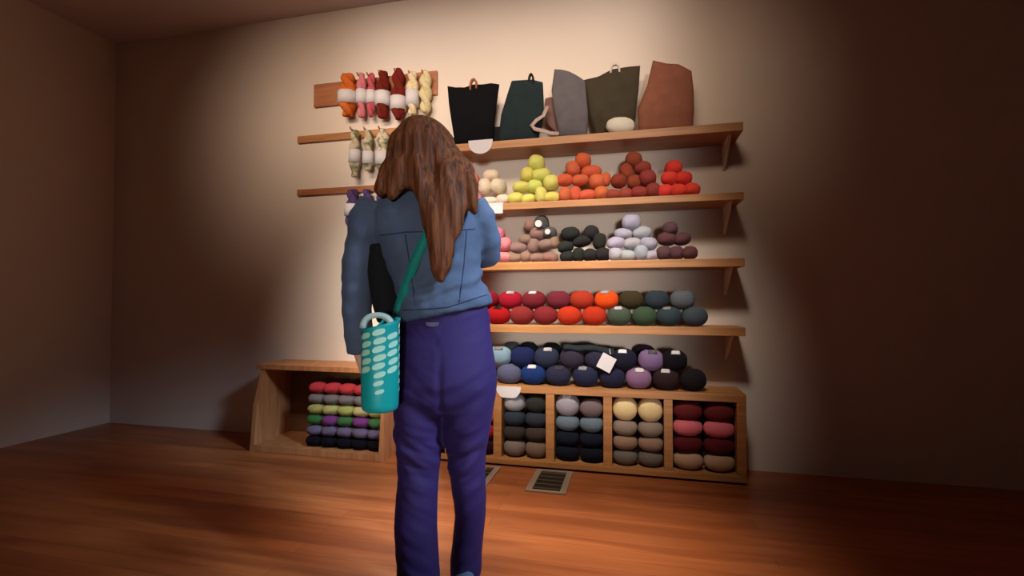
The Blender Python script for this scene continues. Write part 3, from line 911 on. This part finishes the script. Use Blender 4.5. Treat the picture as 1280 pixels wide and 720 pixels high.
for s in (-1, 1):
    bm = bmesh.new(); bmesh.ops.create_uvsphere(bm, u_segments=14, v_segments=10, radius=.0115)
    obj('eye', bm, mat('eye_white', (235, 230, 225), .3), woman, True, (HX + s * .030, .082, hz + .004))
    bm = bmesh.new(); loft(bm, [((HX + s * .016, .094, hz + .026), .003, .003), ((HX + s * .03, .092, hz + .030), .003, .004), ((HX + s * .046, .080, hz + .025), .002, .003)], 8)
    obj('eyebrow', bm, mat('brow_hair', (60, 36, 26), .8), woman)

# trousers
bm = bmesh.new()
up_ = (0, 0, 1)
loft(bm, [L2(508, 606, 373, 0, .095), L2(501, 612, 392, 0, .112), L2(499, 614, 420, 0, .122), L2(497, 619, 450, -.006, .135), L2(497, 622, 475, -.01, .138), L2(496, 620, 495, -.006, .128), L2(500, 616, 512, 0, .10)], 40)
loft(bm, [L2(496, 561, 480, -.005, .12), L2(495, 558, 505, -.005, .110), L2(495, 554, 535, -.008, .098), L2(497, 553, 560, -.01, .086), L2(500, 550, 592, -.016, .076), L2(498, 549, 620, -.022, .077), L2(497, 549, 650, -.03, .079), L2(501, 552, 690, -.04, .072), L2(505, 555, 722, -.05, .068), L2(504, 560, 738, -.05, .07)], 32)
loft(bm, [L2(552, 621, 480, -.005, .12), L2(553, 618, 505, 0, .110), L2(554, 613, 535, .01, .098), L2(557, 608, 560, .02, .086), L2(560, 606, 592, .04, .074), L2(564, 607, 625, .065, .074), L2(566, 606, 655, .085, .072), L2(562, 602, 690, .105, .068), L2(559, 600, 712, .12, .070), L2(558, 600, 736, .125, .074)], 32)
bm = remeshed(bm, .0075, 5)
def folds(p, n):
    d = 0
    left = p.x < lx(556) 
    # creases under the seat, behind the knees and above the hems
    cx = lx(525) if left else lx(588)
    x = (p.x - cx) / .08
    back = max(0, -n.y) ** .6
    q = Vector((p.x * 9 + (0 if left else 5), p.y * 6, p.z * 26 + p.x * (16 if left else -14)))
    zone = math.exp(-((p.z - lz(562)) / .12) ** 2) + .8 * math.exp(-((p.z - lz(715)) / .05) ** 2) + .25
    d += .017 * zone * noise.noise(q) * back
    d += .006 * zone * noise.noise(q * 2.1) * back
    # seat crease
    if p.z > lz(505) and p.z < lz(425):
        d -= .007 * math.exp(-((p.x - lx(557)) / .010) ** 2) * back * min(1, (lz(425) - p.z) / .1)
    return d
displace(bm, folds)
trou = obj('trousers', bm, M_trou, woman)

# jacket: torso, sleeves and collar as one cloth surface
bm = bmesh.new()
tl = Vector((-.06, 0, 1)).normalized()
def LJ(px0, px1, py, ry, dz=0, cy=0):
    c, rx, ry_, n_ = L2(px0, px1, py, cy, ry)
    return (c, rx, ry_, (-dz, 0, 1))
loft(bm, [LJ(499, 617, 391, .132, .20), LJ(500, 613, 380, .134, .17), LJ(494, 603, 352, .130, .10), LJ(481, 600, 322, .130, .05), LJ(468, 602, 292, .134, .0), LJ(462, 601, 270, .128, -.03), LJ(474, 592, 251, .10, -.03), LJ(498, 575, 239, .072, 0), LJ(505, 560, 233, .062, 0)], 40)
limb(bm, [(-.235, 0, 1.372), (-.262, .0, 1.32)] + AL[1:], (.062, .068, .064, .058, .054, .046))
limb(bm, [(.085, 0, 1.365), (.112, .012, 1.325), (.138, .06, 1.255), (.140, .11, 1.205), (.115, .2, 1.215), (.075, .32, 1.245)], (.062, .066, .062, .058, .052, .044))
# collar
loft(bm, [((HX + .012, -.01, 1.40), .10, .085, up_), ((HX + .006, -.012, 1.435), .080, .080, up_), ((HX + .004, -.014, 1.462), .078, .078, up_)], 30)
bm = remeshed(bm, .0075, 4)
def jf(p, n):
    d = .004 * noise.noise(Vector((p.x * 13, p.y * 13, p.z * 13))) + .003 * noise.noise(Vector((p.x * 30, p.y * 20, p.z * 30 + 4)))
    # drag folds sweeping up towards the raised right arm, above the waistband
    z = p.z + .42 * (-(p.x - lx(560))) * 1.0
    w_ = math.exp(-((p.z - lz(352)) / .07) ** 2)
    d += .0075 * sin(z * 95 + 4 * noise.noise(p * 9)) * w_ * (0.3 + 0.7 * (p.x > lx(520)))
    if p.x < lx(478):
        d += .006 * noise.noise(Vector((p.x * 10, p.y * 10, p.z * 26)))
    # waistband stands a little proud
    zb = lz(391) + .20 * (p.x - lx(558))
    if abs(p.x) < .2 and p.z < zb + .040 and p.z > zb - .03 : d += .004
    return d
displace(bm, jf)
bvh = BVHTree.FromBMesh(bm)
jack = obj('denim_jacket', bm, M_denim, woman)
def on_back(px, py, lift=.002, tree=None):
    y = -.12
    for _ in range(4):
        x, z = lxd(px, y), lzd(py, y)
        h = (tree or bvh).ray_cast(Vector((x, -1, z)), Vector((0, 1, 0)))
        if not h[0]: return None
        y = h[0].y
    return Vector((lxd(px, y), y - lift, lzd(py, y)))
def seam(pts, r=.0022, n=22):
    out = []
    for (a, b) in zip(pts, pts[1:]):
        for k in range(n):
            t = k / n
            q = on_back(a[0] + (b[0] - a[0]) * t, a[1] + (b[1] - a[1]) * t, .0005)
            if q: out.append(q)
    sm = [sum((out[max(0, min(len(out) - 1, i + d))] for d in (-1, 0, 1)), Vector()) / 3 for i in range(len(out))]
    bm = bmesh.new(); tube(bm, sm, r, 6)
    obj('seam', bm, M_seam, jack)
seam([(474, 294), (505, 290), (560, 288), (596, 286)])
seam([(503, 388), (560, 384), (612, 367)])
seam([(506, 292), (512, 330), (520, 385)])
seam([(583, 288), (580, 330), (574, 380)])
# added black filler: the shade between arm and jacket as a dark shape
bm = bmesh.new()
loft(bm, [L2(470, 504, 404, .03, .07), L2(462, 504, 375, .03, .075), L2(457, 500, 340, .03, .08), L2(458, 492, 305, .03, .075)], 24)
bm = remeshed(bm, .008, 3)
o = obj('arm_gap_shade', bm, M_gap_shade, woman); o['label'] = 'black filler standing in for the shade between sleeve and jacket back'
# waistband tag
tb = BVHTree.FromObject(trou, bpy.context.evaluated_depsgraph_get())
bm = bmesh.new()
rows = []
for j in range(4):
    row = []
    for i in range(9):
        a = -1 + 2 * i / 8
        px = 541 + a * 8.5 * (1 - .06 * j); py = 403 + 5 * j / 3 * (1 - .25 * a * a)
        q = on_back(px, py, .004, tb)
        row.append(bm.verts.new(q if q else Vector((lx(px), -.13, lz(py)))))
    rows.append(row)
for a, b in zip(rows, rows[1:]):
    for i in range(8): bm.faces.new((a[i], a[i + 1], b[i + 1], b[i]))
bmesh.ops.solidify(bm, geom=bm.faces[:], thickness=.0012)
o = obj('waistband_tag', bm, mat('tag_grey', (120, 108, 124), .7), trou); o['label'] = 'small pale waistband tag'

# shoes
M_shoe = mat('shoe_fabric', (92, 104, 124), .8, bump=90)
for nm, xc, yc in (('left', lx(531), -.045), ('right', lx(580), .125)):
    bm = bmesh.new()
    loft(bm, [((xc, yc - .085, .035), .022, .025, (0, 1, 0)), ((xc, yc - .07, .045), .034, .04, (0, 1, 0)), ((xc, yc - .02, .05), .037, .046, (0, 1, 0)), ((xc + .003, yc + .06, .038), .042, .034, (0, 1, 0)), ((xc + .003, yc + .13, .03), .043, .026, (0, 1, 0)), ((xc, yc + .165, .024), .028, .018, (0, 1, 0))], 20)
    loft(bm, [((xc, yc - .03, .05), .036, .045, up_), ((xc, yc - .035, .10), .036, .042, up_)], 20)
    bm = remeshed(bm, .005, 3)
    for v in bm.verts: v.co.z = max(v.co.z, .014)
    sh = obj('shoe', bm, M_shoe, woman)
    bm = bmesh.new()
    box(bm, xc - .040, xc + .040, yc - .088, yc + .165, 0, .018, .008)
    for v in bm.verts:
        t = (v.co.y - yc - .04) / .13
        v.co.x = xc + (v.co.x - xc) * (1 - .25 * abs(t) ** 3) + .002
    obj('sole', bm, mat('shoe_sole', (200, 200, 205), .7), sh)

# hair
M_hair = bpy.data.materials.new('brown_hair'); M_hair.use_nodes = True
nt = M_hair.node_tree; b = nt.nodes['Principled BSDF']; b.inputs['Roughness'].default_value = .6
b.inputs['Specular IOR Level'].default_value = .15
tc = nt.nodes.new('ShaderNodeTexCoord'); mp = nt.nodes.new('ShaderNodeMapping'); mp.inputs['Scale'].default_value = (100, 100, 3.5)
nt.links.new(tc.outputs['Object'], mp.inputs['Vector'])
n = nt.nodes.new('ShaderNodeTexNoise'); n.inputs['Scale'].default_value = 1.0; n.inputs['Detail'].default_value = 4; n.inputs['Distortion'].default_value = .6
nt.links.new(mp.outputs[0], n.inputs['Vector'])
r = nt.nodes.new('ShaderNodeValToRGB'); r.color_ramp.elements[0].position = .32; r.color_ramp.elements[1].position = .72
r.color_ramp.elements[0].color = (*lin((62, 34, 20)), 1); r.color_ramp.elements[1].color = (*lin((134, 76, 44)), 1)
nt.links.new(n.outputs['Fac'], r.inputs['Fac']); nt.links.new(r.outputs[0], b.inputs['Base Color'])
bn = nt.nodes.new('ShaderNodeBump'); bn.inputs['Strength'].default_value = .7; bn.inputs['Distance'].default_value = .004
nt.links.new(n.outputs['Fac'], bn.inputs['Height']); nt.links.new(bn.outputs[0], b.inputs['Normal'])
bm = bmesh.new()
def RH(px0, px1, py, cy, ry): return L2(px0, px1, py, cy, ry)
loft(bm, [RH(522, 534, 148, -.015, .02), RH(506, 549, 153, -.010, .082), RH(495, 562, 165, -.006, .113), RH(490, 569, 174, -.018, .108), RH(489, 571, 183, -.030, .105), RH(484, 580, 203, -.035, .10), RH(479, 588, 222, -.05, .09), RH(474, 592, 238, -.07, .075), RH(482, 590, 246, -.085, .055)], 40)
def lock(pts, n=16):
    a, b_, w_, y, d_ = pts[0]
    pts = [(a, b_ - 16, w_ * .25, y + .035, d_ * .3), (a, b_ - 9, w_ * .7, y + .015, d_ * .75)] + list(pts)
    loft(bm, [(Vector((lxd(a, y), y, lzd(b_, y))), w_ * pk(y), d_) for a, b_, w_, y, d_ in pts], n)
lock([(497, 190, 14, -.06, .05), (488, 215, 15, -.07, .05), (481, 232, 14, -.09, .04), (472, 243, 8, -.10, .02)])
lock([(564, 190, 10, -.05, .05), (577, 212, 13, -.08, .05), (586, 235, 13, -.11, .045), (590, 255, 9, -.13, .03), (594, 268, 4, -.14, .012)])
lock([(560, 215, 24, -.09, .06), (563, 240, 23, -.12, .05), (566, 262, 18, -.145, .035), (570, 283, 11, -.155, .022), (575, 296, 4, -.158, .01)])
lock([(543, 225, 22, -.10, .05), (545, 255, 20, -.135, .04), (549, 285, 19, -.155, .034), (551, 315, 16, -.16, .03), (550, 338, 13, -.158, .022), (548, 354, 6, -.155, .010)])
lock([(520, 200, 16, -.11, .04), (528, 235, 12, -.13, .035), (536, 262, 12, -.145, .03), (542, 300, 9, -.155, .022), (545, 335, 7, -.158, .015), (547, 350, 3, -.158, .008)])
lock([(500, 205, 12, -.10, .04), (497, 226, 12, -.11, .03), (490, 240, 9, -.12, .02), (484, 250, 4, -.125, .01)])
bm = remeshed(bm, .007, 16)
def hf(p, n):
    a = math.atan2(p.x - HX, -(p.y))
    g = noise.noise(Vector((p.x * 45, p.y * 45, p.z * 4))) * .006
    g += .0016 * sin(p.x * 190 + 3 * sin(p.z * 9)) + .0022 * sin(p.x * 75 + 2 * sin(p.z * 8 + 1))
    return g * min(1, max(.2, (lz(150) - p.z) / .10))
displace(bm, hf)
# keep the face clear
hair = obj('hair', bm, M_hair, woman)

# ---------------------------------------------------------------- teal carrier hanging at her left hip
YB_ = -.185
root = thing('bottle_carrier', P0 + rgt * lxd(476, YB_) + fwd * YB_ + Vector((0, 0, lzd(512, YB_))), 'teal perforated cylindrical carrier with pale handle hanging from a teal shoulder strap', 'bag', None, (0, 0, YAW))
M_teal = mat('teal_silicone', (20, 160, 156), .45, var=.06, vscale=6, spec=.4)
M_mint = mat('mint_insert', (176, 226, 200), .6)
RB = (499 - 453) * pk(YB_) / 2
HB = (512 - 402) * pk(YB_)
bm = bmesh.new()
n = 36
prof = [(0, 0), (.8, 0), (.93, .006), (.98, .02), (1.0, .06), (1.0, HB * .5), (.985, HB * .8), (.96, HB * .93), (.97, HB * .96)]
inner = [(.90, HB * .96), (.90, .03), (0, .03)]
loops = []
for rr, z in prof + inner:
    if rr == 0: loops.append([bm.verts.new((0, 0, z))]); continue
    loops.append([bm.verts.new((RB * rr * cos(2 * pi * k / n), RB * rr * sin(2 * pi * k / n), z + (.016 * cos(2 * pi * k / n) * (z / HB) ** 3 if z > HB * .5 else 0))) for k in range(n)])
for a, b in zip(loops, loops[1:]):
    for k in range(n):
        k2 = (k + 1) % n
        if len(a) == 1: bm.faces.new((a[0], b[k2], b[k]))
        elif len(b) == 1: bm.faces.new((a[k], a[k2], b[0]))
        else: bm.faces.new((a[k], a[k2], b[k2], b[k]))
bmesh.ops.recalc_face_normals(bm, faces=bm.faces)
obj('shell', bm, M_teal, root)
# the slanting mint ovals, in staggered columns round the wall
bm = bmesh.new()
def patch(ang, z, wd, ht, sl):
    m = 18
    c_ = []
    for k in range(m):
        t = 2 * pi * k / m
        du = wd * abs(cos(t)) ** .7 * (1 if cos(t) > 0 else -1); dz = ht * abs(sin(t)) ** .8 * (1 if sin(t) > 0 else -1)
        a_ = ang + du / RB
        R_ = RB * 1.012
        c_.append(bm.verts.new((R_ * cos(a_), R_ * sin(a_), z + dz + sl * du)))
    a_ = ang
    cc = bm.verts.new((RB * 1.02 * cos(a_), RB * 1.02 * sin(a_), z))
    for k in range(m): bm.faces.new((cc, c_[k], c_[(k + 1) % m]))
zc = HB * .85
for r_ in range(8):
    k_ = 1.0 if r_ < 5 else (.92, .8, .7)[r_ - 5]
    for cidx in range(8):
        ang = -pi / 2 - .62 + cidx * .785 + (.06 if r_ % 2 else 0)
        if r_ >= 5 and cidx % 2 == 0: continue
        patch(ang, zc + .012 * (cidx % 2) - r_ * .0255, .0195 * k_, .0092 * k_, .26)
bmesh.ops.recalc_face_normals(bm, faces=bm.faces)
o = obj('perforations', bm, M_mint, root); o['label'] = 'slanting pale mint openings in the teal wall'
# pale handle arch
bm = bmesh.new()
pts, nn = [], []
for k in range(17):
    a = pi * (k / 16)
    pts.append((-.006 - .044 * cos(a) * 1.0, -.012, HB * .93 + .040 * sin(a) ** .8 + .0)); nn.append((-cos(a), 0, sin(a) + .05))
ribbon(bm, pts, nn, .022, .017)
bmesh.ops.recalc_face_normals(bm, faces=bm.faces)
o = obj('handle', bm, mat('handle_pale', (176, 196, 184), .5), root); o['label'] = 'pale grey arched handle'
# strap from rim up her back to the right shoulder and down the front
def toroot(v): return Vector(v) - Vector((lxd(476, YB_), YB_, lzd(512, YB_)))
pts = [Vector((lxd(490, -.15), -.150, lzd(424, -.15))), Vector((lxd(493, -.155), -.155, lzd(405, -.155)))]
for a, b in ((497, 392), (502, 375), (507, 360), (513, 343), (519, 328), (525, 312), (531, 300), (536, 288), (541, 276), (547, 264), (553, 254), (560, 244)):
    q = on_back(a, b, .006)
    if q is None: q = Vector((lxd(a, -.14), -.14, lzd(b, -.14)))
    pts.append(q)
for a, y, b in ((566, -.06, 240), (568, .0, 239), (566, .06, 246), (556, .125, 262)):
    pts.append(Vector((lx(a), y, lz(b))))
pts += [Vector((lx(530), .15, lz(300))), Vector((lx(500), .145, lz(350))), Vector((lx(488), .06, lz(392))), Vector((lx(484), -.06, lz(404))), Vector((lx(480), -.12, lz(412)))]
nn = [(0, -1, .1)] * 13 + [(0, -.6, .8), (0, -.3, 1), (0, 0, 1), (0, .7, .7), (0, 1, 0), (0, 1, 0), (0, 1, 0), (-1, 0, .2), (-1, 0, .2), (-.7, -.7, 0)]
nn = (nn + [(-.7, -.7, 0)] * 10)[:len(pts)]
# resample smoothly
bm = bmesh.new()
ribbon(bm, [toroot(p) for p in pts], nn, .032, .004)
bmesh.ops.recalc_face_normals(bm, faces=bm.faces)
obj('shoulder_strap', bm, mat('teal_webbing', (22, 128, 116), .7, bump=120), root)
